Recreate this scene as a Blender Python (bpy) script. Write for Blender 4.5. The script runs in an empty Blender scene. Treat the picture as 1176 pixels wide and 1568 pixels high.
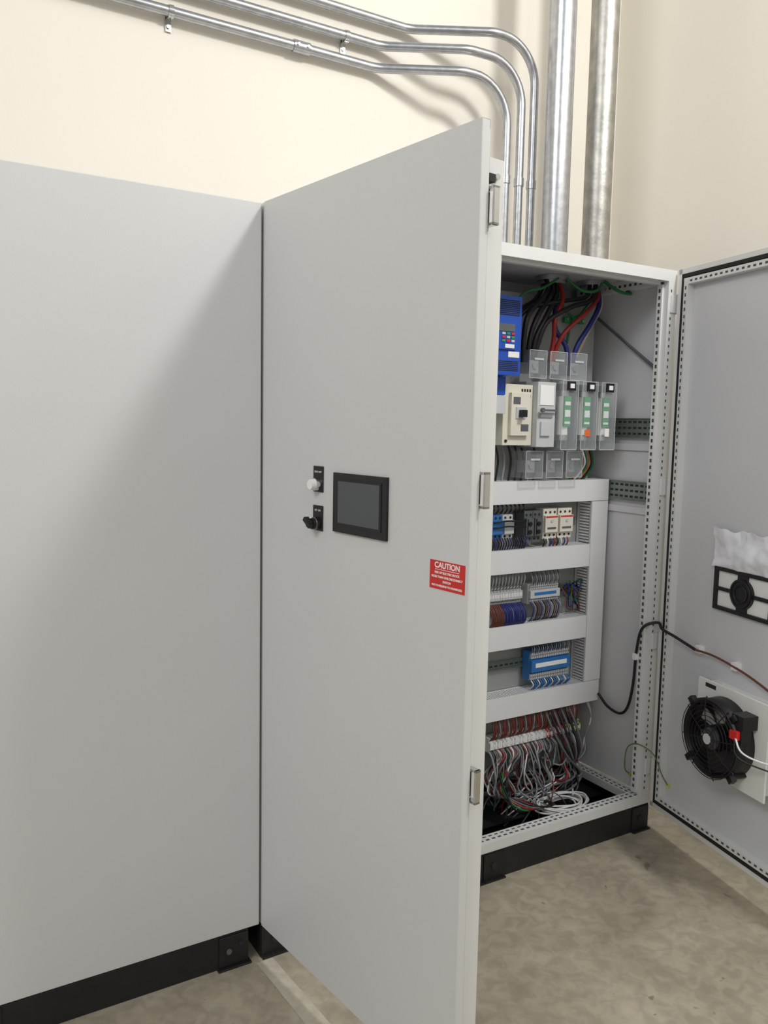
import bpy, bmesh, math, random
from mathutils import Matrix, Vector, noise
random.seed(7)
S=bpy.context.scene
# ---------------------------------------------------------------- materials
def lin(c):
    return tuple(((v/255)/12.92 if v/255<=.04045 else ((v/255+.055)/1.055)**2.4) for v in c)+(1,)
MATS={}
def mat(name,col,rough=.5,metal=0,var=.04,scale=12,bump=0,bscale=200,alpha=1,coat=0,trans=0):
    if name in MATS: return MATS[name]
    m=bpy.data.materials.new(name); m.use_nodes=True; nt=m.node_tree; b=nt.nodes["Principled BSDF"]
    c=lin(col)
    tc=nt.nodes.new("ShaderNodeTexCoord"); n=nt.nodes.new("ShaderNodeTexNoise"); n.inputs["Scale"].default_value=scale; n.inputs["Detail"].default_value=4
    nt.links.new(tc.outputs["Object"],n.inputs["Vector"])
    r=nt.nodes.new("ShaderNodeValToRGB"); nt.links.new(n.outputs["Fac"],r.inputs[0])
    r.color_ramp.elements[0].position=.3; r.color_ramp.elements[1].position=.7
    r.color_ramp.elements[0].color=tuple(v*(1-var) for v in c[:3])+(1,); r.color_ramp.elements[1].color=tuple(min(1,v*(1+var)) for v in c[:3])+(1,)
    nt.links.new(r.outputs[0],b.inputs["Base Color"])
    b.inputs["Roughness"].default_value=rough; b.inputs["Metallic"].default_value=metal
    b.inputs["Alpha"].default_value=alpha; b.inputs["Coat Weight"].default_value=coat
    b.inputs["Transmission Weight"].default_value=trans
    if bump:
        n2=nt.nodes.new("ShaderNodeTexNoise"); n2.inputs["Scale"].default_value=bscale; n2.inputs["Detail"].default_value=3
        nt.links.new(tc.outputs["Object"],n2.inputs["Vector"])
        bp=nt.nodes.new("ShaderNodeBump"); bp.inputs["Strength"].default_value=bump; bp.inputs["Distance"].default_value=.002
        nt.links.new(n2.outputs["Fac"],bp.inputs["Height"]); nt.links.new(bp.outputs[0],b.inputs["Normal"])
    MATS[name]=m; return m
GREY=mat("cabinet_grey_paint",(209,210,210),.42,0,.012,3,.12,400)
GREYIN=mat("cabinet_inner_paint",(209,210,214),.5,0,.015,4,.1,400)
WHITEF=mat("frame_light_paint",(218,219,218),.45,0,.02,8)
HOUS=mat("fan_housing_plastic",(232,232,228),.5,0,.02,8)
PANEL=mat("mounting_plate_zinc",(168,170,168),.45,.35,.05,6)
BLACK=mat("black_plastic",(22,22,24),.45,0,.1,30)
PLINTH=mat("plinth_black_steel",(24,24,26),.5,0,.25,20,.2,90)
HOLE=mat("hole_dark",(38,38,38),.8)
PERF=mat("perforation_dark",(74,74,72),.8)
GASK=mat("gasket_rubber",(28,28,28),.8,0,.1,60)
SCREEN=mat("screen_glass",(78,84,86),.22,0,.03,3)
RED=mat("label_red",(206,40,38),.45,0,.03)
WTXT=mat("label_white",(240,240,238),.5,0,.02)
CHROME=mat("chrome_metal",(205,205,205),.2,1,.03)
ZINC=mat("galvanised_steel",(186,188,192),.32,1,.12,40,.15,60)
ZINC2=mat("galvanised_dull",(172,170,164),.42,.9,.22,22,.3,70)
RAILM=mat("din_rail_zinc",(128,138,132),.4,.6,.1,30)
DUCT=mat("duct_pvc",(226,227,229),.5,0,.015)
BLUE=mat("drive_blue",(30,78,178),.45,0,.05)
PBLUE=mat("plc_blue",(48,112,178),.45,0,.05)
CREAM=mat("device_cream",(222,218,204),.5,0,.03)
LGREY=mat("device_light_grey",(196,199,201),.5,0,.03)
MGREY=mat("device_mid_grey",(140,143,145),.5,0,.05)
DGREY=mat("device_dark_grey",(92,95,98),.5,0,.06)
CLEAR=mat("clear_polycarbonate",(215,222,225),.1,0,.01,alpha=.13)
GREEN=mat("green_plastic",(35,150,80),.5)
YEL=mat("yellow_plastic",(210,200,50),.5)
WB=mat("wire_black",(20,20,22),.4); WR=mat("wire_red",(140,32,28),.4); WBL=mat("wire_blue",(34,42,115),.4)
WG=mat("wire_green",(30,115,60),.4); WGR=mat("wire_grey",(138,140,142),.5); WGD=mat("wire_grey_dark",(95,97,100),.5); WW=mat("wire_white",(222,222,222),.5); WBR=mat("wire_brown",(104,56,44),.5)
PAPER=mat("paper_white",(236,237,243),.8,0,.02,20)
# ---------------------------------------------------------------- mesh builder
class B:
    def __init__(s,name,M=None,parent=None,bevel=0,smooth=False):
        s.name=name; s.v=[]; s.f=[]; s.mi=[]; s.sm=[]; s.mats=[]; s.M=M or Matrix.Identity(4); s.parent=parent; s.bevel=bevel
    def m(s,mt):
        if mt not in s.mats: s.mats.append(mt)
        return s.mats.index(mt)
    def raw(s,vs,fs,mt,smooth=False):
        o=len(s.v); s.v+=[tuple(v) for v in vs]; k=s.m(mt)
        for f in fs: s.f.append(tuple(i+o for i in f)); s.mi.append(k); s.sm.append(smooth)
    def box(s,x0,x1,y0,y1,z0,z1,mt,R=None):
        if x0>x1:x0,x1=x1,x0
        if y0>y1:y0,y1=y1,y0
        if z0>z1:z0,z1=z1,z0
        vs=[(x0,y0,z0),(x1,y0,z0),(x1,y1,z0),(x0,y1,z0),(x0,y0,z1),(x1,y0,z1),(x1,y1,z1),(x0,y1,z1)]
        if R is not None: vs=[R@Vector(v) for v in vs]
        s.raw(vs,[(0,3,2,1),(4,5,6,7),(0,1,5,4),(1,2,6,5),(2,3,7,6),(3,0,4,7)],mt)
    def cyl(s,c,axis,r,h,mt,n=24,r2=None,caps=True):
        a=Vector(axis).normalized(); t=a.orthogonal().normalized(); b=a.cross(t); r2=r if r2 is None else r2; c=Vector(c)
        vs=[];fs=[]
        for i in range(n):
            g=2*math.pi*i/n; d=t*math.cos(g)+b*math.sin(g); vs.append(c+d*r); vs.append(c+a*h+d*r2)
        s.raw(vs,[(2*i,2*((i+1)%n),2*((i+1)%n)+1,2*i+1) for i in range(n)],mt,True)
        if caps:
            s.raw([vs[2*i] for i in range(n)][::-1],[tuple(range(n))],mt); s.raw([vs[2*i+1] for i in range(n)],[tuple(range(n))],mt)
    def ring(s,c,axis,R,r,mt,n=40,k=8):
        a=Vector(axis).normalized(); t=a.orthogonal().normalized(); b=a.cross(t); c=Vector(c)
        s.tube([c+(t*math.cos(2*math.pi*i/n)+b*math.sin(2*math.pi*i/n))*R for i in range(n)],r,mt,k,closed=True)
    def tube(s,P,r,mt,k=8,closed=False,caps=True):
        P=[Vector(p) for p in P]; n=len(P); vs=[];fs=[]
        T=[]
        for i in range(n):
            if closed: d=P[(i+1)%n]-P[i-1]
            else: d=P[min(i+1,n-1)]-P[max(i-1,0)]
            T.append(d.normalized() if d.length>1e-9 else Vector((0,0,1)))
        N=T[0].orthogonal().normalized()
        for i in range(n):
            N=(N-T[i]*N.dot(T[i])); N=N.normalized() if N.length>1e-6 else T[i].orthogonal().normalized()
            Bn=T[i].cross(N); rr=r[i] if isinstance(r,(list,tuple)) else r
            for j in range(k):
                g=2*math.pi*j/k; vs.append(P[i]+(N*math.cos(g)+Bn*math.sin(g))*rr)
        m=n if closed else n-1
        for i in range(m):
            for j in range(k):
                a=i*k+j; b=i*k+(j+1)%k; c=((i+1)%n)*k+(j+1)%k; d=((i+1)%n)*k+j; fs.append((a,b,c,d))
        s.raw(vs,fs,mt,True)
        if not closed and caps:
            s.raw(vs[:k][::-1],[tuple(range(k))],mt); s.raw(vs[-k:],[tuple(range(k))],mt)
    def wire(s,P,r,mt,k=7,seg=8): s.tube(smooth(P,seg),r,mt,k)
    def done(s):
        me=bpy.data.meshes.new(s.name); me.from_pydata(s.v,[],s.f); me.update()
        for mt in s.mats: me.materials.append(mt)
        for p,k,sm in zip(me.polygons,s.mi,s.sm): p.material_index=k; p.use_smooth=sm
        o=bpy.data.objects.new(s.name,me); S.collection.objects.link(o)
        if s.parent: o.parent=s.parent; o.matrix_parent_inverse=Matrix.Identity(4); o.matrix_local=s.M
        else: o.matrix_world=s.M
        if s.bevel:
            md=o.modifiers.new("bevel","BEVEL"); md.width=s.bevel; md.segments=2; md.limit_method='ANGLE'; md.angle_limit=math.radians(50)
        return o
def smooth(P,seg=8):
    P=[Vector(p) for p in P]
    if len(P)<3: return P
    Q=[2*P[0]-P[1]]+P+[2*P[-1]-P[-2]]; out=[]
    for i in range(1,len(Q)-2):
        for j in range(seg):
            t=j/seg; a,b,c,d=Q[i-1:i+3]
            out.append(.5*((2*b)+(c-a)*t+(2*a-5*b+4*c-d)*t*t+(3*b-a-3*c+d)*t**3))
    out.append(P[-1]); return out
def fillet(P,rads,seg=8):
    P=[Vector(p) for p in P]; out=[P[0]]
    for i in range(1,len(P)-1):
        a=(P[i-1]-P[i]).normalized(); b=(P[i+1]-P[i]).normalized(); ang=a.angle(b); r=rads[i-1]
        d=r/math.tan(ang/2); c=P[i]+(a+b).normalized()*(r/math.sin(ang/2))
        p0=P[i]+a*d; p1=P[i]+b*d; v0=p0-c; v1=p1-c; w=v0.angle(v1)
        for j in range(seg+1):
            t=j/seg; out.append(c+(v0*math.sin((1-t)*w)+v1*math.sin(t*w))/math.sin(w))
    out.append(P[-1]); return out
def text(body,size,M,mt,parent,name,bold=0):
    cu=bpy.data.curves.new(name,'FONT'); cu.body=body; cu.size=size; cu.align_x='CENTER'; cu.align_y='CENTER'; cu.offset=bold; cu.extrude=.0002
    cu.materials.append(mt); o=bpy.data.objects.new(name,cu); S.collection.objects.link(o); o.parent=parent; o.matrix_local=M; return o
# ---------------------------------------------------------------- camera (solved from the photograph)
C=Vector((-.8631,-2.0731,1.5302)); yaw,pit,rol=1.02877,.105919,.0195871
f=Vector((math.cos(yaw)*math.cos(pit),math.sin(yaw)*math.cos(pit),-math.sin(pit)))
r0=Vector((math.sin(yaw),-math.cos(yaw),0)); u0=r0.cross(f)
r=r0*math.cos(rol)+u0*math.sin(rol); u=-r0*math.sin(rol)+u0*math.cos(rol)
cd=bpy.data.cameras.new("camera"); cam=bpy.data.objects.new("camera",cd); S.collection.objects.link(cam)
M=Matrix((r,u,-f)).transposed().to_4x4(); M.translation=C; cam.matrix_world=M
cd.lens=1262.7/1568*36; cd.sensor_width=36; cd.sensor_fit='AUTO'; cd.clip_start=.05; S.camera=cam
# ---------------------------------------------------------------- room
WY=.6; WX=1.87
def concrete():
    m=bpy.data.materials.new("concrete_floor"); m.use_nodes=True; nt=m.node_tree; b=nt.nodes["Principled BSDF"]; L=nt.links
    tc=nt.nodes.new("ShaderNodeTexCoord")
    def ns(sc,det,dist=0):
        n=nt.nodes.new("ShaderNodeTexNoise"); n.inputs["Scale"].default_value=sc; n.inputs["Detail"].default_value=det; n.inputs["Distortion"].default_value=dist; L.new(tc.outputs["Object"],n.inputs["Vector"]); return n
    def ramp(n,a,ca,bb,cb):
        r=nt.nodes.new("ShaderNodeValToRGB"); e=r.color_ramp.elements; e[0].position=a; e[0].color=ca; e[1].position=bb; e[1].color=cb; L.new(n.outputs["Fac"],r.inputs[0]); return r
    r1=ramp(ns(3.2,8,.6),.32,lin((152,144,127)),.68,lin((180,172,154)))
    r2=ramp(ns(22,10,.8),.38,(.78,.78,.78,1),.62,(1.05,1.04,1.02,1))
    r3=ramp(ns(13,2,1.5),.245,(.30,.27,.22,1),.28,(1,1,1,1))
    mx=nt.nodes.new("ShaderNodeMix"); mx.data_type='RGBA'; mx.blend_type='MULTIPLY'; mx.inputs[0].default_value=.8
    L.new(r1.outputs[0],mx.inputs[6]); L.new(r2.outputs[0],mx.inputs[7])
    m2=nt.nodes.new("ShaderNodeMix"); m2.data_type='RGBA'; m2.blend_type='MULTIPLY'; m2.inputs[0].default_value=.6
    L.new(mx.outputs[2],m2.inputs[6]); L.new(r3.outputs[0],m2.inputs[7]); L.new(m2.outputs[2],b.inputs["Base Color"])
    b.inputs["Roughness"].default_value=.42
    return m
CONC=concrete()
WALL=mat("wall_cream_paint",(232,227,216),.75,0,.01,1.5,.1,120)
b=B("floor"); b.box(-7,WX+.2,-8,WY+.2,-.1,0,CONC); b.done()
b=B("wall_back"); b.box(-7,WX+.2,WY,WY+.15,0,5.5,WALL); b.done()
b=B("wall_right"); b.box(WX,WX+.15,-8,WY,0,5.5,WALL); b.done()
b=B("floor_marking_stripe")
b.raw([(-.02,-.02,.0008),(.03,-.02,.0008),(.085,-.75,.0008),(.025,-.75,.0008)],[(0,1,2,3)],mat("worn_white_paint",(184,178,163),.5,0,.12,30)); b.done()
# ---------------------------------------------------------------- closed cabinets on the left
def closed(x0,x1,nm):
    b=B(nm,bevel=.002)
    b.box(x0+.002,x1-.002,.03,.5,.1,2.1,GREY)
    b.box(x0+.004,x1-.004,0,.022,.102,2.098,GREY)       # door leaf
    b.box(x0+.012,x1-.012,.022,.03,.11,2.09,GASK)
    b.box(x0+.035,x1-.035,.004,.5,0,.098,PLINTH)
    for xx in (x0+.035,x1-.125):
        b.box(xx+.002,xx+.088,-.001,.01,.006,.094,PLINTH); b.box(xx-.004,xx+.094,-.012,.03,0,.006,PLINTH)
        b.cyl((xx+.03,-.001,.05),(0,-1,0),.008,.004,DGREY,12); b.cyl((xx+.065,-.001,.065),(0,-1,0),.006,.004,HOLE,12)
    return b.done()
closed(-.8,0,"electrical_cabinet"); closed(-1.6,-.8,"electrical_cabinet")
# ---------------------------------------------------------------- open two-bay cabinet
b=B("electrical_cabinet",bevel=.0015)
X1=1.6;D=.5
b.box(0.003,.015,.05,D,.1,2.088,GREYIN); b.box(X1-.015,X1,.03,D,.136,2.088,GREYIN)
b.box(.015,X1-.015,D-.012,D,.1,2.088,GREYIN)
b.box(.003,X1,0.03,D,2.088,2.1,GREYIN)
# front frame
b.box(.003,.045,0,.04,.135,2.06,WHITEF); b.box(X1-.042,X1,0,.022,.135,2.06,WHITEF); b.box(X1-.05,X1-.03,.022,.045,.14,2.05,WHITEF)
b.box(.745,.795,.002,.04,.14,2.06,WHITEF)
b.box(.003,X1,0,.03,2.06,2.1,WHITEF); b.box(.05,X1-.05,.03,.05,2.05,2.075,WHITEF)
b.box(.003,X1,0,.05,.1,.135,WHITEF); b.box(X1-.06,X1-.015,.05,.44,.1,.13,WHITEF); b.box(.015,.06,.05,.44,.1,.13,WHITEF)
b.box(.015,X1-.015,.44,.487,.1,.135,WHITEF)
b.box(X1-.06,X1-.0155,.45,.4875,.135,2.05,WHITEF); b.box(.0155,.06,.45,.4875,.135,2.05,WHITEF)
b.box(X1-.055,X1-.0155,.051,.45,2.05,2.0875,WHITEF)
for i in range(77):   # perforation
    z=.16+i*.0245
    b.box(X1-.0505,X1-.05,.029,.038,z,z+.013,PERF)
    b.box(X1-.03,X1-.024,-.0004,.002,z,z+.010,PERF)
for i in range(60):
    x=.06+i*.0255
    b.box(x,x+.014,.014,.022,.1345,.1355,PERF); b.box(x,x+.014,.034,.040,.1345,.1355,PERF)
for i in range(15):
    y=.062+i*.0255
    b.box(X1-.052,X1-.045,y,y+.014,.1295,.1305,PERF); b.box(X1-.034,X1-.028,y,y+.014,.1295,.1305,PERF)
    b.box(X1-.0555,X1-.055,y,y+.012,2.062,2.072,PERF)
# plinth
b.box(0,X1,0,.012,0,.098,PLINTH); b.box(X1-.012,X1,.012,D,0,.098,PLINTH); b.box(0,.012,.012,D,0,.098,PLINTH); b.box(.012,X1-.012,D-.012,D,0,.098,PLINTH)
for xx in (0,.71,.8,1.51):
    b.box(xx+.002,xx+.088,-.004,.001,.006,.094,PLINTH); b.box(xx+.002,xx+.09,-.016,-.001,0,.006,PLINTH); b.cyl((xx+.045,-.004,.05),(0,-1,0),.012,.004,HOLE,14)
b.box(.012,X1-.012,.05,D-.012,.001,.006,HOLE)  # dark sheet painting the shade inside the open base
# mounting plate
b.box(.06,1.53,.33,.333,.2,2.02,PANEL); b.box(.06,.075,.333,.345,.2,2.02,PANEL); b.box(1.515,1.53,.333,.345,.2,2.02,PANEL)
# hinges
for z in (1.98,1.32,.74,.25):
    b.box(X1-.03,X1+.004,-.006,0,z-.03,z+.03,WHITEF); b.cyl((X1-.004,-.010,z-.035),(0,0,1),.006,.07,CHROME,12)
cab=b.done()
# horizontal side rails
for zc in (1.535,1.295):
    b=B("mounting_rail")
    b.box(1.572,1.5745,.02,.445,zc-.035,zc+.035,RAILM); b.box(1.566,1.5745,.02,.445,zc-.037,zc-.034,RAILM); b.box(1.566,1.5745,.02,.445,zc+.034,zc+.037,RAILM)
    for i in range(17):
        y=.03+i*.025
        for dz in (-.022,0,.022): b.box(1.5712,1.572,y,y+.015,zc+dz-.004,zc+dz+.004,HOLE)
    for yy in (.02,.43): b.box(1.5745,1.585,yy,yy+.015,zc-.03,zc+.03,RAILM)
    b.done()
    b=B("cabinet_cross_bar"); b.box(1.575,1.585,.02,.445,zc-.085,zc-.06,GREYIN); b.done()
b=B("door_stay_bar"); b.tube([(1.566,.38,1.985),(1.566,.02,1.735)],.006,DGREY,8); b.cyl((1.56,.02,1.735),(1,0,0),.012,.025,ZINC,12); b.cyl((1.56,.38,1.985),(1,0,0),.012,.025,ZINC,12); b.done()
# ---------------------------------------------------------------- left door
th=1.44046; ML=Matrix(((math.cos(th),math.sin(th),0,0),(-math.sin(th),math.cos(th),0,0),(0,0,1,0),(0,0,0,1)))
b=B("cabinet_door",ML,bevel=.0012)
s0,s1,z0,z1=.005,.80,.1,2.1
b.box(s0,s1,0,.002,z0,z1,GREY)
b.box(s1-.002,s1,.002,.022,z0,z1,GREY); b.box(s0,s0+.002,.002,.022,z0,z1,GREY)
b.box(s0,s1,.002,.022,z1-.002,z1,GREY); b.box(s0,s1,.002,.022,z0,z0+.002,GREY)
b.box(s1-.018,s1-.002,.020,.022,z0,z1,GREY); b.box(s0,s0+.018,.020,.022,z0,z1,GREY); b.box(s0,s1,.02,.022,z1-.018,z1,GREY); b.box(s0,s1,.02,.022,z0,z0+.018,GREY)
b.box(s1-.032,s1-.02,.010,.024,z0+.02,z1-.02,GASK)
b.box(.03,.055,.002,.03,z0+.05,z1-.055,GREY)
b.box(.055,.74,.002,.03,z1-.08,z1-.055,GREY); b.box(.055,.74,.002,.03,z0+.05,z0+.075,GREY)
b.box(.740,.765,.002,.038,z0+.045,z1-.05,GREY)
b.box(.740,.784,.038,.078,z0+.06,z1-.06,WHITEF)
for z in (1.945,1.405,.80):   # latch brackets
    b.box(.782,.812,.026,.040,z+.031,z+.036,CHROME); b.box(.782,.812,.026,.040,z-.036,z-.031,CHROME); b.box(.807,.812,.026,.040,z-.036,z+.036,CHROME)
    b.box(.764,.786,.024,.040,z-.042,z+.042,LGREY)
    b.box(.786,.787,.027,.039,z-.029,z+.029,HOLE)
b.box(.764,.800,.024,.040,1.99,2.005,HOLE)
b.cyl((.784,.055,2.005),(1,0,0),.006,.008,ZINC,10)
ldoor=b.done()
b=B("touchscreen_panel",ML,bevel=.002)
b.box(.343,.546,-.007,0,1.275,1.415,BLACK); b.box(.36,.529,-.0085,-.007,1.292,1.401,BLACK); b.box(.366,.523,-.0092,-.0085,1.298,1.396,SCREEN)
b.box(.352,.536,.002,.045,1.284,1.406,BLACK); b.done()
b=B("push_button",ML,bevel=.001)
b.box(.252,.294,-.003,0,1.363,1.426,BLACK); b.cyl((.273,-.003,1.382),(0,-1,0),.0155,.012,CHROME,28); b.cyl((.273,-.015,1.382),(0,-1,0),.0135,.012,WTXT,28,.012)
pb=b.done(); Rt=Matrix.Rotation(math.pi/2,4,'X')
text("HIGH AMP",.0065,Matrix.Translation((.273,-.0033,1.412))@Rt,WTXT,pb,"lettering")
b=B("selector_switch",ML,bevel=.001)
b.box(.252,.294,-.003,0,1.268,1.33,BLACK); b.cyl((.273,-.003,1.286),(0,-1,0),.0155,.012,BLACK,28); b.cyl((.273,-.015,1.286),(0,-1,0),.0135,.006,BLACK,28)
b.box(-.0055,.0055,-.034,-.02,-.011,.021,BLACK,Matrix.Translation((.273,0,1.286))@Matrix.Rotation(math.radians(-55),4,'Y')); b.cyl((.273,-.02,1.286),(0,-1,0),.009,.012,BLACK,20)
b.ring((.273,-.014,1.286),(0,1,0),.0145,.0012,CHROME)
ss=b.done()
text("OFF  ON",.0065,Matrix.Translation((.273,-.0033,1.318))@Rt,WTXT,ss,"lettering")
b=B("caution_sign",ML); b.box(.687,.791,-.0008,0,1.197,1.256,RED); cs=b.done()
def ct(body,size,z,bold): text(body,size,Matrix.Translation((.739,-.001,z))@Rt,WTXT,cs,"lettering_line",bold)
ct("CAUTION",.0165,1.2465,.0004); b=B("underline",parent=cs); b.box(.703,.775,-.0012,-.0008,1.2375,1.2385,WTXT); b.done()
ct("RISK OF ELECTRIC SHOCK",.0062,1.2315,.0002); ct("MORE THAN ONE DISCONNECT",.0062,1.2225,.0002); ct("SWITCH",.0062,1.2135,.0002); ct("MAY BE REQUIRED TO DE-ENERGIZE",.0054,1.2045,.0002)
# ---------------------------------------------------------------- right door
ph=1.35465; MR=Matrix(((-math.cos(ph),math.sin(ph),0,1.6),(-math.sin(ph),-math.cos(ph),0,-.004),(0,0,1,0),(0,0,0,1)))
b=B("cabinet_door",MR,bevel=.0012)
s0,s1=.012,.80
b.box(s0,s1,.018,.022,z0,z1,GREYIN)
for (a,c_) in ((s0,s0+.003),(s1-.003,s1)): b.box(a,c_,-.004,.018,z0,z1,WHITEF)
b.box(s0,s1,-.004,.018,z1-.003,z1,WHITEF); b.box(s0,s1,-.004,.018,z0,z0+.003,WHITEF)
for (a,c_) in ((s0,s0+.018),(s1-.018,s1)): b.box(a,c_,-.006,-.004,z0,z1,WHITEF)
b.box(s0,s1,-.006,-.004,z1-.018,z1,WHITEF); b.box(s0,s1,-.006,-.004,z0,z0+.018,WHITEF)
g0,g1=s0+.019,s0+.031
b.box(g0,g1,-.008,.018,z0+.019,z1-.019,GASK); b.box(s1-.031,s1-.019,-.008,.018,z0+.019,z1-.019,GASK)
b.box(g0,s1-.019,-.008,.018,z1-.031,z1-.019,GASK); b.box(g0,s1-.019,-.008,.018,z0+.019,z0+.031,GASK)
h0=g1+.003; h1=h0+.022
b.box(h0,h1,-.010,.018,z0+.035,z1-.035,WHITEF); b.box(s1-.056,s1-.034,-.010,.018,z0+.035,z1-.035,WHITEF)
b.box(h1,s1-.056,-.010,.018,z1-.057,z1-.035,WHITEF); b.box(h1,s1-.056,-.010,.018,z0+.035,z0+.057,WHITEF)
for i in range(76): b.box(h0+.007,h0+.014,-.0106,-.0098,.15+i*.025,.162+i*.025,PERF)
for i in range(26):
    x=h1+.01+i*.025
    b.box(x,x+.012,-.0106,-.0098,z1-.05,z1-.043,PERF); b.box(x,x+.012,-.0106,-.0098,z0+.043,z0+.05,PERF)
rdoor=b.done()
# filter grille
b=B("filter_grille_frame",MR,bevel=.001)
T0,T1=.006,.018
def fr(a,c_,d,e,t0=T0,t1=T1,mt=BLACK): b.box(a,c_,t0,t1,d,e,mt)
fr(.27,.285,.925,1.072); fr(.52,.535,.925,1.072); fr(.285,.52,.925,.938); fr(.285,.52,1.059,1.072)
cxx,czz=.4025,.998
fr(.285,.52,.992,1.004); fr(cxx-.022,cxx+.022,.938,1.059)
b.cyl((cxx,T0-.004,czz),(0,1,0),.05,.012,BLACK,36); b.ring((cxx,T0-.005,czz),(0,1,0),.044,.003,BLACK); b.ring((cxx,T0-.005,czz),(0,1,0),.028,.003,BLACK)
b.box(.285,.52,T1-.004,T1,.938,1.059,WTXT)
b.done()
# crumpled paper
b=B("paper_sheet",MR); vs=[];fs=[];nx,nz=40,24
for j in range(nz+1):
    for i in range(nx+1):
        s=.258+.285*i/nx; z=1.070+.132*j/nz + (j/nz)*(.004*math.sin(i*.35)+.003*math.sin(i*.8)); s-=(j/nz)*.006*math.sin(j*.3)
        t=.008-.020*noise.noise(Vector((s*12,z*13,1)))-.006*noise.noise(Vector((s*30,z*34,4)))
        vs.append((s,min(t,.0165),z))
for j in range(nz):
    for i in range(nx): a=j*(nx+1)+i; fs.append((a,a+1,a+nx+2,a+nx+1))
b.raw(vs,fs,PAPER); b.done()
# fan unit
b=B("fan_housing",MR,bevel=.003)
b.box(.305,.60,-.045,.018,.40,.42,HOUS); b.box(.305,.60,-.045,.018,.66,.68,HOUS); b.box(.305,.33,-.045,.018,.42,.66,HOUS); b.box(.58,.60,-.045,.018,.42,.66,HOUS)
b.box(.295,.615,-.052,-.045,.385,.695,HOUS)
b.box(.33,.38,-.0526,-.052,.672,.686,BLACK)
b.done()
b=B("acrylic_sheet",MR); b.box(.15,.36,-.012,-.010,.36,.70,CLEAR); b.done()
b=B("cooling_fan",MR,bevel=.0)
fc=Vector((.438,0,.535)); t0=-.053; t1=-.118
n=48; R0=.126
vs=[]
for i in range(n):
    g=2*math.pi*i/n; 
    for rr,t in ((R0+.004,t0),(R0,t1),(R0-.006,t1),(R0-.006,t0)): vs.append((fc.x+rr*math.cos(g),t,fc.z+rr*math.sin(g)))
fs=[]
for i in range(n):
    for k in range(4): a=i*4+k; a2=i*4+(k+1)%4; c2=((i+1)%n)*4; fs.append((a,a2,c2+(k+1)%4,c2+k))
b.raw(vs,fs,BLACK,True)
b.cyl((fc.x,t0-.002,fc.z),(0,-1,0),.042,.054,BLACK,32); b.cyl((fc.x,t0-.056,fc.z),(0,-1,0),.036,.004,DGREY,32); b.cyl((fc.x,t1-.008,fc.z),(0,-1,0),.017,.003,LGREY,24)
for k in range(7):   # blades
    a0=2*math.pi*k/7; vs=[];fs=[]
    for i in range(7):
        rr=.04+(.116-.04)*i/6; tw=math.radians(42-18*i/6); ch=.028+.016*i/6
        for j in (-1,0,1):
            ang=a0+.35*(i/6)+j*ch*math.cos(tw)/rr*.8; vs.append((fc.x+rr*math.cos(ang),-.082+j*ch*math.sin(tw)*.6,fc.z+rr*math.sin(ang)))
    for i in range(6):
        for j in range(2): a=i*3+j; fs.append((a,a+1,a+4,a+3))
    b.raw(vs,fs,BLACK,True)
for rr in (.03,.045,.06,.075,.09,.105,.118,.128): b.ring((fc.x,t1-.004-.004*(rr<.1),fc.z),(0,1,0),rr,.0014,BLACK,48,6)
for k in range(8):
    a=2*math.pi*k/8+.2; d=Vector((math.cos(a),0,math.sin(a))); b.tube([fc+d*.018+Vector((0,t1-.009,0)),fc+d*.095+Vector((0,t1-.008,0)),fc+d*.136+Vector((0,t1+.004,0))],.0018,BLACK,6)
for k in range(4):
    a=2*math.pi*k/4+.78; b.box(.116,.15,t1,t1+.02,-.01,.01,BLACK,Matrix.Translation(fc)@Matrix.Rotation(a,4,'Y'))
    b.box(.12,.14,t1,t0+.001,-.006,.006,BLACK,Matrix.Translation(fc)@Matrix.Rotation(a,4,'Y'))
b.box(fc.x+.085,fc.x+.135,-.11,-.053,.605,.65,BLACK); b.box(fc.x+.095,fc.x+.125,-.125,-.11,.575,.602,RED); b.box(fc.x+.09,fc.x+.13,-.11,-.07,.56,.605,BLACK)
b.done()
b=B("fan_supply_wire",MR); b.wire([(.55,-.12,.59),(.60,-.13,.55),(.68,-.09,.54),(.72,-.03,.56),(.745,-.01,.58)],.003,WW); b.wire([(.55,-.12,.585),(.58,-.13,.53),(.66,-.08,.51),(.70,-.03,.50),(.74,.012,.49)],.0025,WB); b.done()
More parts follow.
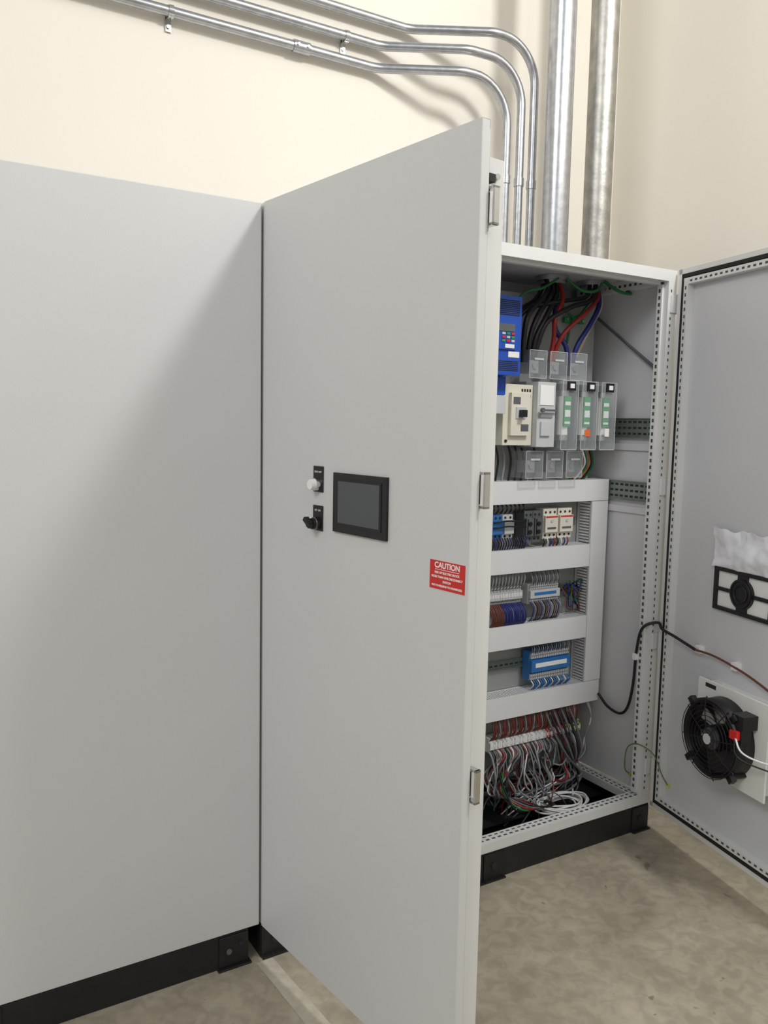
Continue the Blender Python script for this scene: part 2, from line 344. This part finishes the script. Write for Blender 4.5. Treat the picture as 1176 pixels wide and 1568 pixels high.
# ---------------------------------------------------------------- cable ducts
def duct(x0,x1,za,zb,vert=False):
    b=B("cable_duct"); yb,yf=.329,.25
    if not vert:
        b.box(x0,x1,yf-.0025,yf,za,zb,DUCT); b.box(x0,x1,yf,yf+.008,za,za+.002,DUCT); b.box(x0,x1,yf,yf+.008,zb-.002,zb,DUCT)
        b.box(x0,x1,yb-.002,yb,za,zb,DUCT); b.box(x0,x1,yb-.014,yb,za,za+.002,DUCT); b.box(x0,x1,yb-.014,yb,zb-.002,zb,DUCT)
        n=int((x1-x0)/.0115)
        for i in range(n):
            x=x0+i*(x1-x0)/n
            b.box(x,x+.0075,yf+.006,yb-.012,za,za+.0018,DUCT); b.box(x,x+.0075,yf+.006,yb-.012,zb-.0018,zb,DUCT)
    else:
        b.box(x0,x1,yf-.0025,yf,za,zb,DUCT)
        b.box(x0,x0+.002,yf,yf+.008,za,zb,DUCT); b.box(x1-.002,x1,yf,yf+.008,za,zb,DUCT); b.box(x0,x1,yb-.002,yb,za,zb,DUCT)
        b.box(x0,x0+.002,yb-.014,yb,za,zb,DUCT); b.box(x1-.002,x1,yb-.014,yb,za,zb,DUCT)
        n=int((zb-za)/.0115)
        for i in range(n):
            z=za+i*(zb-za)/n
            b.box(x0,x0+.0018,yf+.006,yb-.012,z,z+.0075,DUCT); b.box(x1-.0018,x1,yf+.006,yb-.012,z,z+.0075,DUCT)
    b.done()
duct(.1,1.565,1.25,1.333); duct(.1,1.478,.993,1.08); duct(.1,1.478,.708,.796); duct(.1,1.562,.44,.525); duct(1.48,1.565,.527,1.248,True)
def dinrail(x0,x1,z,nm="din_rail"):
    b=B(nm); b.box(x0,x1,.318,.3295,z-.0125,z+.0125,RAILM); b.box(x0,x1,.316,.318,z-.0175,z-.0115,RAILM); b.box(x0,x1,.316,.318,z+.0115,z+.0175,RAILM)
    for i in range(int((x1-x0)/.025)): b.box(x0+i*.025+.004,x0+i*.025+.019,.3174,.318,z-.003,z+.003,HOLE)
    b.done()
dinrail(.85,1.46,1.165); dinrail(.85,1.46,.895); dinrail(.85,1.46,.625); dinrail(.85,1.52,.335)
# ---------------------------------------------------------------- drive
b=B("variable_frequency_drive",bevel=.003)
b.box(.82,1.01,.15,.329,1.705,1.97,BLUE)
for i in range(9): b.box(.84,1.0,.1485,.15,1.905+i*.006,1.908+i*.006,HOLE)
for i in range(6): b.box(.84,1.0,.1485,.15,1.72+i*.006,1.723+i*.006,HOLE)
b.box(.90,.985,.143,.15,1.79,1.88,BLUE); b.box(.905,.975,.141,.143,1.85,1.875,DGREY)
for i in range(3):
    for j in range(3): b.box(.92+i*.02,.934+i*.02,.14,.143,1.815+j*.012,1.823+j*.012,[GREEN,RED,LGREY][(i+j)%3])
b.box(.955,1.003,.1482,.15,1.765,1.785,WTXT); b.box(.935,.975,.1415,.143,1.795,1.808,WTXT)
b.box(.85,.99,.2,.329,1.64,1.703,BLUE); b.box(.85,.985,.19,.329,1.575,1.638,LGREY)
b.done()
# ---------------------------------------------------------------- circuit breaker
b=B("circuit_breaker",bevel=.0025)
b.box(.995,1.128,.215,.329,1.465,1.68,CREAM); b.box(1.02,1.105,.20,.215,1.50,1.65,CREAM); b.box(1.04,1.085,.196,.20,1.56,1.60,LGREY); b.box(1.052,1.073,.175,.2,1.565,1.59,BLACK)
for i in range(2):
    for j in range(4): b.box(1.075+j*.012,1.083+j*.012,.2145,.2152,1.655-i*.02,1.665-i*.02,HOLE)
b.box(1.028,1.06,.1992,.2,1.61,1.635,DGREY); b.box(1.065,1.10,.1992,.2,1.515,1.54,DGREY)
b.cyl((1.01,.215,1.48),(0,-1,0),.006,.002,HOLE,12)
b.done()
# ---------------------------------------------------------------- fused disconnect
b=B("fused_disconnect_switch",bevel=.0015)
b.box(1.13,1.50,.255,.329,1.455,1.695,MGREY)
b.box(1.13,1.215,.19,.255,1.46,1.692,LGREY); b.box(1.145,1.19,.182,.19,1.5,1.55,LGREY); b.box(1.137,1.2,.186,.19,1.565,1.58,MGREY); b.box(1.14,1.205,.187,.19,1.61,1.68,WTXT)
b.box(1.14,1.30,.176,.180,1.588,1.595,DGREY) if False else b.box(1.14,1.215,.176,.180,1.588,1.595,DGREY)
b.cyl((1.14,.177,1.5915),(0,-1,0),.008,.01,DGREY,12)
ORG=mat("orange_label",(225,110,60),.5)
for i in range(3):
    a=1.222+i*.097; c_=a+.078; m_=(a+c_)/2
    b.cyl((m_,.200,1.50),(0,0,1),.020,.16,WTXT,20); b.cyl((m_,.200,1.485),(0,0,1),.022,.02,CHROME,20); b.cyl((m_,.200,1.645),(0,0,1),.022,.02,CHROME,20)
    b.box(m_-.016,m_+.016,.174,.181,1.535,1.645,GREEN); b.box(m_-.013,m_+.013,.1732,.174,1.57,1.595,WTXT); b.box(m_-.013,m_+.013,.1732,.174,1.612,1.625,WTXT); b.box(m_-.013,m_+.013,.1732,.174,1.545,1.553,WTXT)
    b.box(m_-.018,m_+.018,.20,.256,1.458,1.484,DGREY); b.box(m_-.018,m_+.018,.20,.256,1.667,1.69,DGREY)
    for (p,q) in ((a,a+.002),(c_-.002,c_)): b.box(p,q,.165,.235,1.45,1.70,CLEAR)
    b.box(a,c_,.163,.165,1.45,1.70,CLEAR); b.box(a,c_,.165,.235,1.448,1.45,CLEAR); b.box(a,c_,.165,.235,1.70,1.702,CLEAR)
    for p in (a,c_-.002): b.box(p,p+.002,.1615,.1635,1.45,1.70,LGREY)
    for z in (1.45,1.6985): b.box(a,c_,.1615,.1635,z,z+.002,LGREY)
    b.box(m_-.018,m_+.018,.155,.163,1.665,1.697,BLACK); b.box(m_-.010,m_+.010,.153,.155,1.673,1.689,WTXT)
b.box(1.338,1.366,.161,.163,1.50,1.525,ORG); b.box(1.44,1.462,.161,.163,1.50,1.53,WTXT)
for i in range(3):
    a=1.105+i*.098; c_=a+.082
    for zz0,zz1 in ((1.705,1.805),(1.345,1.445)):
        for (p,q) in ((a,a+.002),(c_-.002,c_)): b.box(p,q,.215,.30,zz0,zz1,CLEAR)
        b.box(a,c_,.213,.215,zz0,zz1,CLEAR)
        for p in (a,c_-.002): b.box(p,p+.002,.2115,.2135,zz0,zz1,LGREY)
        for z in (zz0,zz1-.002): b.box(a,c_,.2115,.2135,z,z+.002,LGREY)
        b.box(a+.022,c_-.022,.232,.30,zz0+.02,zz1-.035,MGREY); b.cyl(((a+c_)/2,.232,(zz0+zz1)/2-.005),(0,-1,0),.012,.006,CHROME,6)
        b.box(a+.022,c_-.016,.2105,.2115,(zz0+zz1)/2+.015,(zz0+zz1)/2+.022,LGREY)
b.done()
# ---------------------------------------------------------------- power cables
b=B("power_cables")
for i,(mt,dx) in enumerate(((WB,-.034),(WB,.012),(WB,-.010))):
    b.wire([(1.27+dx,.29,2.08),(1.25+dx,.26,2.02),(1.17+dx*1.8,.23,1.93),(1.135+dx*1.2,.235,1.85),(1.14+dx*.9,.255,1.765)],.0095,mt,10)
b.wire([(1.285,.28,2.08),(1.275,.24,2.0),(1.225,.22,1.92),(1.235,.235,1.85),(1.236,.255,1.765)],.0085,WR,10)
b.wire([(1.47,.28,2.08),(1.46,.25,2.02),(1.36,.21,1.95),(1.27,.21,1.88),(1.25,.235,1.82),(1.255,.255,1.765)],.0085,WR,10)
b.wire([(1.49,.29,2.08),(1.48,.26,2.0),(1.42,.24,1.92),(1.36,.24,1.84),(1.345,.255,1.765)],.0095,WBL,10)
b.wire([(1.29,.30,2.08),(1.28,.28,2.0),(1.27,.27,1.9),(1.31,.25,1.83),(1.325,.255,1.765)],.0095,WBL,10)
b.wire([(1.46,.26,2.08),(1.42,.24,2.01),(1.30,.22,1.97),(1.19,.22,1.91),(1.16,.235,1.83),(1.16,.255,1.765)],.0095,WB,10)
b.wire([(1.45,.28,2.08),(1.40,.25,2.02),(1.27,.24,1.99),(1.12,.25,1.95),(1.07,.28,1.87),(1.06,.3,1.78)],.0085,WB,10)
b.wire([(1.25,.3,2.08),(1.2,.3,2.0),(1.12,.3,1.95),(1.06,.3,1.88),(1.05,.31,1.7)],.008,WB,10)
b.wire([(1.50,.30,2.08),(1.50,.27,2.0),(1.44,.27,1.9),(1.40,.29,1.80)],.007,mat("wire_tan",(200,180,160),.5),8)
b.wire([(1.25,.24,2.07),(1.18,.24,2.03),(1.10,.26,2.0),(1.06,.30,1.9),(1.05,.31,1.8)],.005,WG,8)
b.wire([(1.27,.22,2.07),(1.33,.2,2.03),(1.40,.2,2.035),(1.45,.22,2.07)],.005,WG,8)
b.wire([(1.47,.23,2.08),(1.50,.18,2.04),(1.55,.17,2.035),(1.56,.2,2.05)],.006,WG,8)
b.wire([(1.5,.3,2.05),(1.44,.31,1.97),(1.39,.31,1.93),(1.37,.31,1.85)],.005,WG,8)
b.wire([(1.30,.3,2.06),(1.35,.31,1.98),(1.43,.31,1.93)],.005,WG,8)
for i in range(7):
    x=1.40+.012*i; b.wire([(x,.26,1.45),(x+.008,.25,1.40),(x+.005,.27,1.36),(x-.02,.29,1.32)],.0035,[WG,WR,WW,WG,mat("wire_orange",(200,120,60),.5),WB,WG][i],7)
for i in range(8):
    x=1.0+.03*i; b.wire([(x,.30,1.47),(x+.01,.29,1.41),(x,.29,1.33)],.004,[WB,WB,WGR,WB][i%4],7)
b.done()
b=B("ground_bar",bevel=.001); b.box(1.36,1.46,.315,.33,1.93,1.95,GREEN)
for i in range(5): b.cyl((1.37+i*.02,.315,1.94),(0,-1,0),.005,.006,CHROME,10)
b.done()
for x in (1.277,1.48):
    b=B("conduit_hub"); b.cyl((x,.3,2.07),(0,0,1),.062,.017,ZINC,32); b.cyl((x,.3,2.058),(0,0,1),.05,.012,ZINC,32); b.done()
# ---------------------------------------------------------------- row A
def relay(x0,x1,z0,z1,nm,body,yf=.255,face=None):
    b=B(nm,bevel=.0015); b.box(x0,x1,yf+.012,.316,z0,z1,body); zm=(z0+z1)/2; h=(z1-z0)
    b.box(x0+.002,x1-.002,yf,yf+.012,z0+h*.22,z1-h*.22,body)
    nn=max(2,int((x1-x0)/.02))
    for i in range(nn):
        x=x0+(i+.5)*(x1-x0)/nn
        for z in (z0+h*.12,z1-h*.12): b.cyl((x,yf+.012,z),(0,-1,0),.0045,.002,HOLE,10)
    if face: face(b,x0,x1,yf,zm,h)
    b.done()
def f1(b,x0,x1,yf,zm,h): b.cyl(((x0+x1)/2,yf,zm+.012),(0,-1,0),.008,.004,BLACK,16); b.cyl(((x0+x1)/2,yf,zm-.018),(0,-1,0),.008,.004,BLACK,16); b.box(x0+.006,x0+.012,yf-.001,yf,zm-.03,zm+.03,BLACK)
def f2(b,x0,x1,yf,zm,h): b.box(x0+.004,x1-.004,yf-.001,yf,zm+.024,zm+.03,RED); b.cyl(((x0+x1)/2,yf,zm+.012),(0,-1,0),.006,.003,LGREY,14); b.box(x0+.012,x1-.012,yf-.001,yf,zm-.02,zm-.012,DGREY)
relay(1.155,1.195,1.10,1.22,"motor_starter",DGREY,face=f1); relay(1.197,1.237,1.10,1.22,"motor_starter",DGREY,face=f1)
relay(1.248,1.315,1.11,1.225,"power_supply",CREAM,face=f2); relay(1.322,1.392,1.11,1.225,"power_supply",CREAM,face=f2)
relay(.97,1.05,1.12,1.21,"fuse_holder",PBLUE); relay(1.052,1.10,1.12,1.21,"fuse_holder",LGREY)
b=B("control_wires")
for i in range(16):
    x=.98+.0115*i; b.wire([(x,.262,1.125),(x+.004,.255,1.105),(x+.008,.27,1.08),(x+.012,.29,1.06)],.003,WB if i%3 else WBL,6)
for i in range(8):
    x=1.0+.02*i; z=1.215; b.wire([(x,.265,z),(x+.003,.255,1.235),(x+.006,.275,1.255)],.003,WB,6)
for k,z in enumerate((1.165,1.185)): b.wire([(1.0,.25,z),(1.06,.245,z+.004),(1.12,.25,z),(1.16,.26,z)],.0035,WB,6)
for i in range(8):
    x=1.255+.017*i; b.wire([(x,.27,1.115),(x,.262,1.095),(x,.28,1.07)],.0028,[WB,WW,WBL,WR][i%4],6)
# row B
for i in range(22):
    x=1.0+.0075*i; mt=(WBR if i<8 else WBL)
    b.wire([(x,.27,.875),(x+.001,.245+.006*random.random(),.85),(x+.006,.25,.81),(x+.008,.285,.78)],.003,mt,6)
    if i%2: b.wire([(x,.272,.93),(x,.258,.95),(x+.006,.262,.98),(x+.006,.285,1.0)],.0026,WGR,6)
for i in range(14):
    x=1.2+.0105*i; b.wire([(x,.268,.872),(x+.002,.25,.85),(x+.004,.262,.81),(x+.005,.29,.785)],.0026,[WBL,WGR,WB,WBR][i%4],6)
    b.wire([(x,.268,.935),(x+.002,.26,.96),(x+.004,.285,.995)],.0024,[WGR,WGD][i%2],6)
for i in range(12):
    x=1.385+.0075*i; b.wire([(x,.31,.87+random.random()*.06),(x+.01,.28,.84+random.random()*.1),(x+.03,.29,.8+random.random()*.15),(1.49,.30,.79+random.random()*.17)],.0026,[WBR,WBL,WB,WG][i%4],6)
# row C
for i in range(18):
    x=1.215+.011*i
    b.wire([(x,.262,.565),(x+.001,.25,.55),(x+.003,.275,.525),(x+.004,.3,.50)],.0026,PBLUE if i%3 else WW,6)
    b.wire([(x,.268,.668),(x+.001,.262,.69),(x+.004,.29,.712)],.0024,[WGD,WGR][i%2],6)
b.done()
def tblock(x0,n,w,z,cols,nm="terminal_block_row",yf=.272,hh=.03):
    b=B(nm,bevel=.0006)
    for i in range(n):
        x=x0+i*w; mt=cols[i%len(cols)] if callable(cols)==False else cols(i)
        b.box(x+.0004,x+w-.0004,yf+.01,.316,z-hh,z+hh,mt); b.box(x+.0004,x+w-.0004,yf,yf+.01,z-hh*.5,z+hh*.5,mt)
        b.box(x+.0015,x+w-.0015,yf-.0005,yf,z-hh*.2,z+hh*.25,WTXT)
        for s_ in (-1,1): b.cyl((x+w/2,yf+.010,z+s_*hh*.75),(0,-1,0),w*.28,.0006,HOLE,8)
    b.done()
tblock(1.0,22,.0075,.905,[LGREY]*3+[LGREY])
def plc(x0,x1,z0,z1,nm,body):
    b=B(nm,bevel=.001); yf=.262; b.box(x0,x1,yf+.016,.316,z0,z1,body); h=z1-z0
    b.box(x0+.001,x1-.001,yf,yf+.016,z0+h*.30,z1-h*.30,body)
    b.box(x0+.02,x1-.02,yf-.001,yf,z0+h*.45,z0+h*.60,PBLUE if body is LGREY else WTXT); n=int((x1-x0)/.0095)
    for i in range(n):
        x=x0+.003+i*(x1-x0-.006)/n
        for a,c_ in ((.04,.24),(.76,.96)): b.box(x,x+.006,yf+.006,yf+.016,z0+h*a,z0+h*c_,LGREY); b.cyl((x+.003,yf+.006,z0+h*(a+c_)/2),(0,-1,0),.002,.0006,HOLE,8)
    b.done()
plc(1.195,1.345,.862,.938,"controller_module",LGREY); plc(1.215,1.415,.56,.675,"input_output_module",PBLUE)
# row D
def colD(i): return [WTXT,WTXT,LGREY,WTXT,LGREY][i%5] if i<34 else ([RED,LGREY][i%2] if i<48 else ([PBLUE,YEL,GREEN][i%3]))
tblock(1.03,56,.0082,.335,colD,yf=.265,hh=.027)
b=B("wire_bundle")
for i in range(52):   # above terminals up into lower duct
    x=1.035+.0084*i; b.wire([(x,.275,.355),(x+.001,.255+.01*random.random(),.38),(x-.004+.008*random.random(),.262,.42),(x+.004,.285,.445)],.0027,[WBR,WBR,WR,WBR,WGR][i%5],6,6)
for i in range(84):   # below terminals: bundles dropping to the base
    x=1.03+.0052*i; g=i//12; gx=1.02+.07*g+random.uniform(-.018,.018); ex=1.02+random.random()*.36; ey=.16+random.random()*.25
    mt=[WGR,WGR,WGD,WB,WGR,WGD,WBR,WGR,WW,WGD,WR,WGR][i%12]
    b.wire([(x,.275,.315),(x+random.uniform(-.004,.004),.252+random.uniform(-.01,.01),.29),(gx+random.uniform(-.01,.01),.245+random.uniform(-.03,.03),.23),(gx+random.uniform(-.02,.02),.23+random.uniform(-.04,.04),.17),(.5*gx+.5*ex,ey,.12),(ex+.02,ey+.03,.03)],.0028 if i%5 else .0042,mt,6,6)
for i in range(7):
    b.wire([(1.30+.02*i,.27,.43),(1.31+.02*i,.23,.36),(1.36+.012*i,.2,.26),(1.44-.01*i,.2+.01*i,.17),(1.38+.01*i,.2+.02*i,.12),(1.32+.02*i,.24,.10)],.005,WB if i%2 else WGD,7)
for i in range(4):
    b.wire([(1.535+.006*i,.3,.44),(1.55,.27,.36),(1.53,.28,.28),(1.56-.01*i,.3,.2),(1.50,.35,.12)],.003,WW if i%2 else WGR,6)
for i in range(5):
    b.wire([(1.02+.02*i,.2,.26),(1.03,.16+.02*i,.19),(1.05+.02*i,.13,.14),(1.12+.03*i,.14,.12),(1.2,.2+.03*i,.09)],.0042,[WB,WG,WR,WGD,WB][i],7)
b.wire([(1.28,.28,.25),(1.34,.22,.22),(1.37,.21,.26),(1.4,.25,.28)],.003,WGR)
b.done()
b=B("cable_coil")
for k in range(9):
    R=.050+.008*(k%5)+random.uniform(-.003,.003); cx_,cy_=1.285+random.uniform(-.01,.01),.145+random.uniform(-.01,.01); z=.10+.005*(k//2)
    b.tube([(cx_+R*1.5*math.cos(g),cy_+R*.9*math.sin(g),z+.006*math.sin(2*g+k)) for g in [2*math.pi*i/40 for i in range(40)]],.0035,WW,6,closed=True)
b.wire([(1.36,.16,.12),(1.44,.25,.13),(1.47,.3,.2)],.0035,WW); b.wire([(1.21,.14,.12),(1.16,.13,.12),(1.10,.18,.12)],.0035,WW)
b.done()
b=B("support_bracket"); b.box(.86,1.56,.2,.36,.06,.064,PLINTH); b.done()
# fan cable & earth wire
def rd(s,t,z): return MR@Vector((s,t,z))
b=B("fan_power_cable")
pts=[(1.553,.24,.47),(1.558,.19,.43),(1.563,.13,.42),(1.560,.09,.46),(1.555,.065,.56),(1.542,.045,.70),(1.54,.02,.79),(1.575,-.02,.815),rd(.06,-.03,.80),rd(.12,-.018,.785),rd(.22,-.012,.765)]
b.wire(pts,.0055,WB,10)
b.wire([rd(.22,-.012,.765),rd(.30,-.004,.765),rd(.40,-.004,.755),rd(.50,-.01,.74),rd(.60,-.02,.715),rd(.66,-.05,.68),rd(.66,-.07,.62)],.004,WBR,8)
for s_,z in ((.22,.765),(.40,.755)): b.box(s_-.012,s_+.012,-.005,.018,z-.012,z+.012,WTXT,MR)
b.box(1.535,1.55,.043,.058,.66,.685,WTXT)
b.done()
b=B("ground_wire")
b.wire([(1.575,.075,.19),(1.55,.08,.22),(1.545,.07,.30),(1.545,.03,.335),(1.555,-.02,.33),rd(.06,-.03,.31),rd(.085,-.015,.25),rd(.09,.012,.205)],.0024,mat("wire_green_yellow",(100,118,78),.5),8)
for p in ((1.575,.075,.19),rd(.09,.012,.205)): b.cyl(Vector(p)+Vector((.006,0,0)),(-1,0,0),.006,.01,YEL,14)
b.done()
# ---------------------------------------------------------------- conduits & pipes
def conduit(zc,xb,xs,xv,r=.0158,rad=.15):
    b=B("electrical_conduit"); yw=WY-.03
    xo=xb+.27
    P=fillet([(-3.2,yw,zc),(xb,yw,zc),(xo,.42,zc)]+[(xv,.41,zc),(xv,.41,2.10)],[.12,.12,rad],10)
    b.tube(P,r,ZINC,16)
    for x in xs[0]:   # one-hole straps
        b.tube([(x-.008,yw,zc),(x+.008,yw,zc)],r+.003,CHROME,16); b.box(x-.009,x+.009,WY-.006,WY-.0005,zc-.05,zc+.02,CHROME); b.box(x-.008,x+.008,yw-.004,WY-.0005,zc-r-.004,zc-r,CHROME)
        b.cyl((x,WY-.006,zc-.036),(0,-1,0),.006,.004,ZINC,6)
    for x in xs[1]:
        b.tube([(x-.03,yw,zc),(x+.03,yw,zc)],r+.004,ZINC,16)
        for dx in (-.018,.018): b.cyl((x+dx,yw-r-.003,zc),(0,-1,0),.004,.006,CHROME,8)
    b.tube([(xv,.41,2.10),(xv,.41,2.13)],r+.006,ZINC,16)
    b.tube([(xv,.41,2.42),(xv,.41,2.45)],r+.003,ZINC,16)
    return b.done()
conduit(2.775,.66,([-.07],[.37]),1.125)
conduit(2.853,.68,([.54],[]),1.19)
conduit(2.938,.79,([],[]),1.25)
b=B("steel_pipe"); b.tube([(1.277,.3,2.10),(1.277,.3,5.4)],.0485,ZINC,32); b.tube([(1.277,.3,2.10),(1.277,.3,2.13)],.056,ZINC,32); b.done()
b=B("steel_pipe"); b.tube([(1.485,.3,2.10),(1.485,.3,5.4)],.052,ZINC2,32); b.tube([(1.485,.3,2.10),(1.485,.3,2.13)],.06,ZINC,32); b.done()
# ---------------------------------------------------------------- light
def area(nm,loc,tgt,sx,sy,p,col=(1,1,1)):
    l=bpy.data.lights.new(nm,'AREA'); l.shape='RECTANGLE'; l.size=sx; l.size_y=sy; l.energy=p; l.color=col
    o=bpy.data.objects.new(nm,l); S.collection.objects.link(o); o.location=loc; o.rotation_euler=(Vector(tgt)-Vector(loc)).to_track_quat('-Z','Y').to_euler(); return o
area("ceiling_light_key",(1.43,-2.0,4.0),(.2,0,1.6),.4,.4,60,(1,.985,.96))
area("ceiling_light_left",(-5,-3,5.5),(0,0,1.2),2.4,1.6,140,(1,.99,.97))
area("fill_light_rear",(-.6,-6.0,5.0),(.6,0,1.2),2.4,1.6,40,(1,.99,.97))  # unseen fill light added behind the camera
w=bpy.data.worlds.new("world"); S.world=w; w.use_nodes=True
w.node_tree.nodes["Background"].inputs[0].default_value=(1,.995,.98,1); w.node_tree.nodes["Background"].inputs[1].default_value=.44
S.view_settings.view_transform='Standard'; S.view_settings.look='None'; S.view_settings.exposure=0
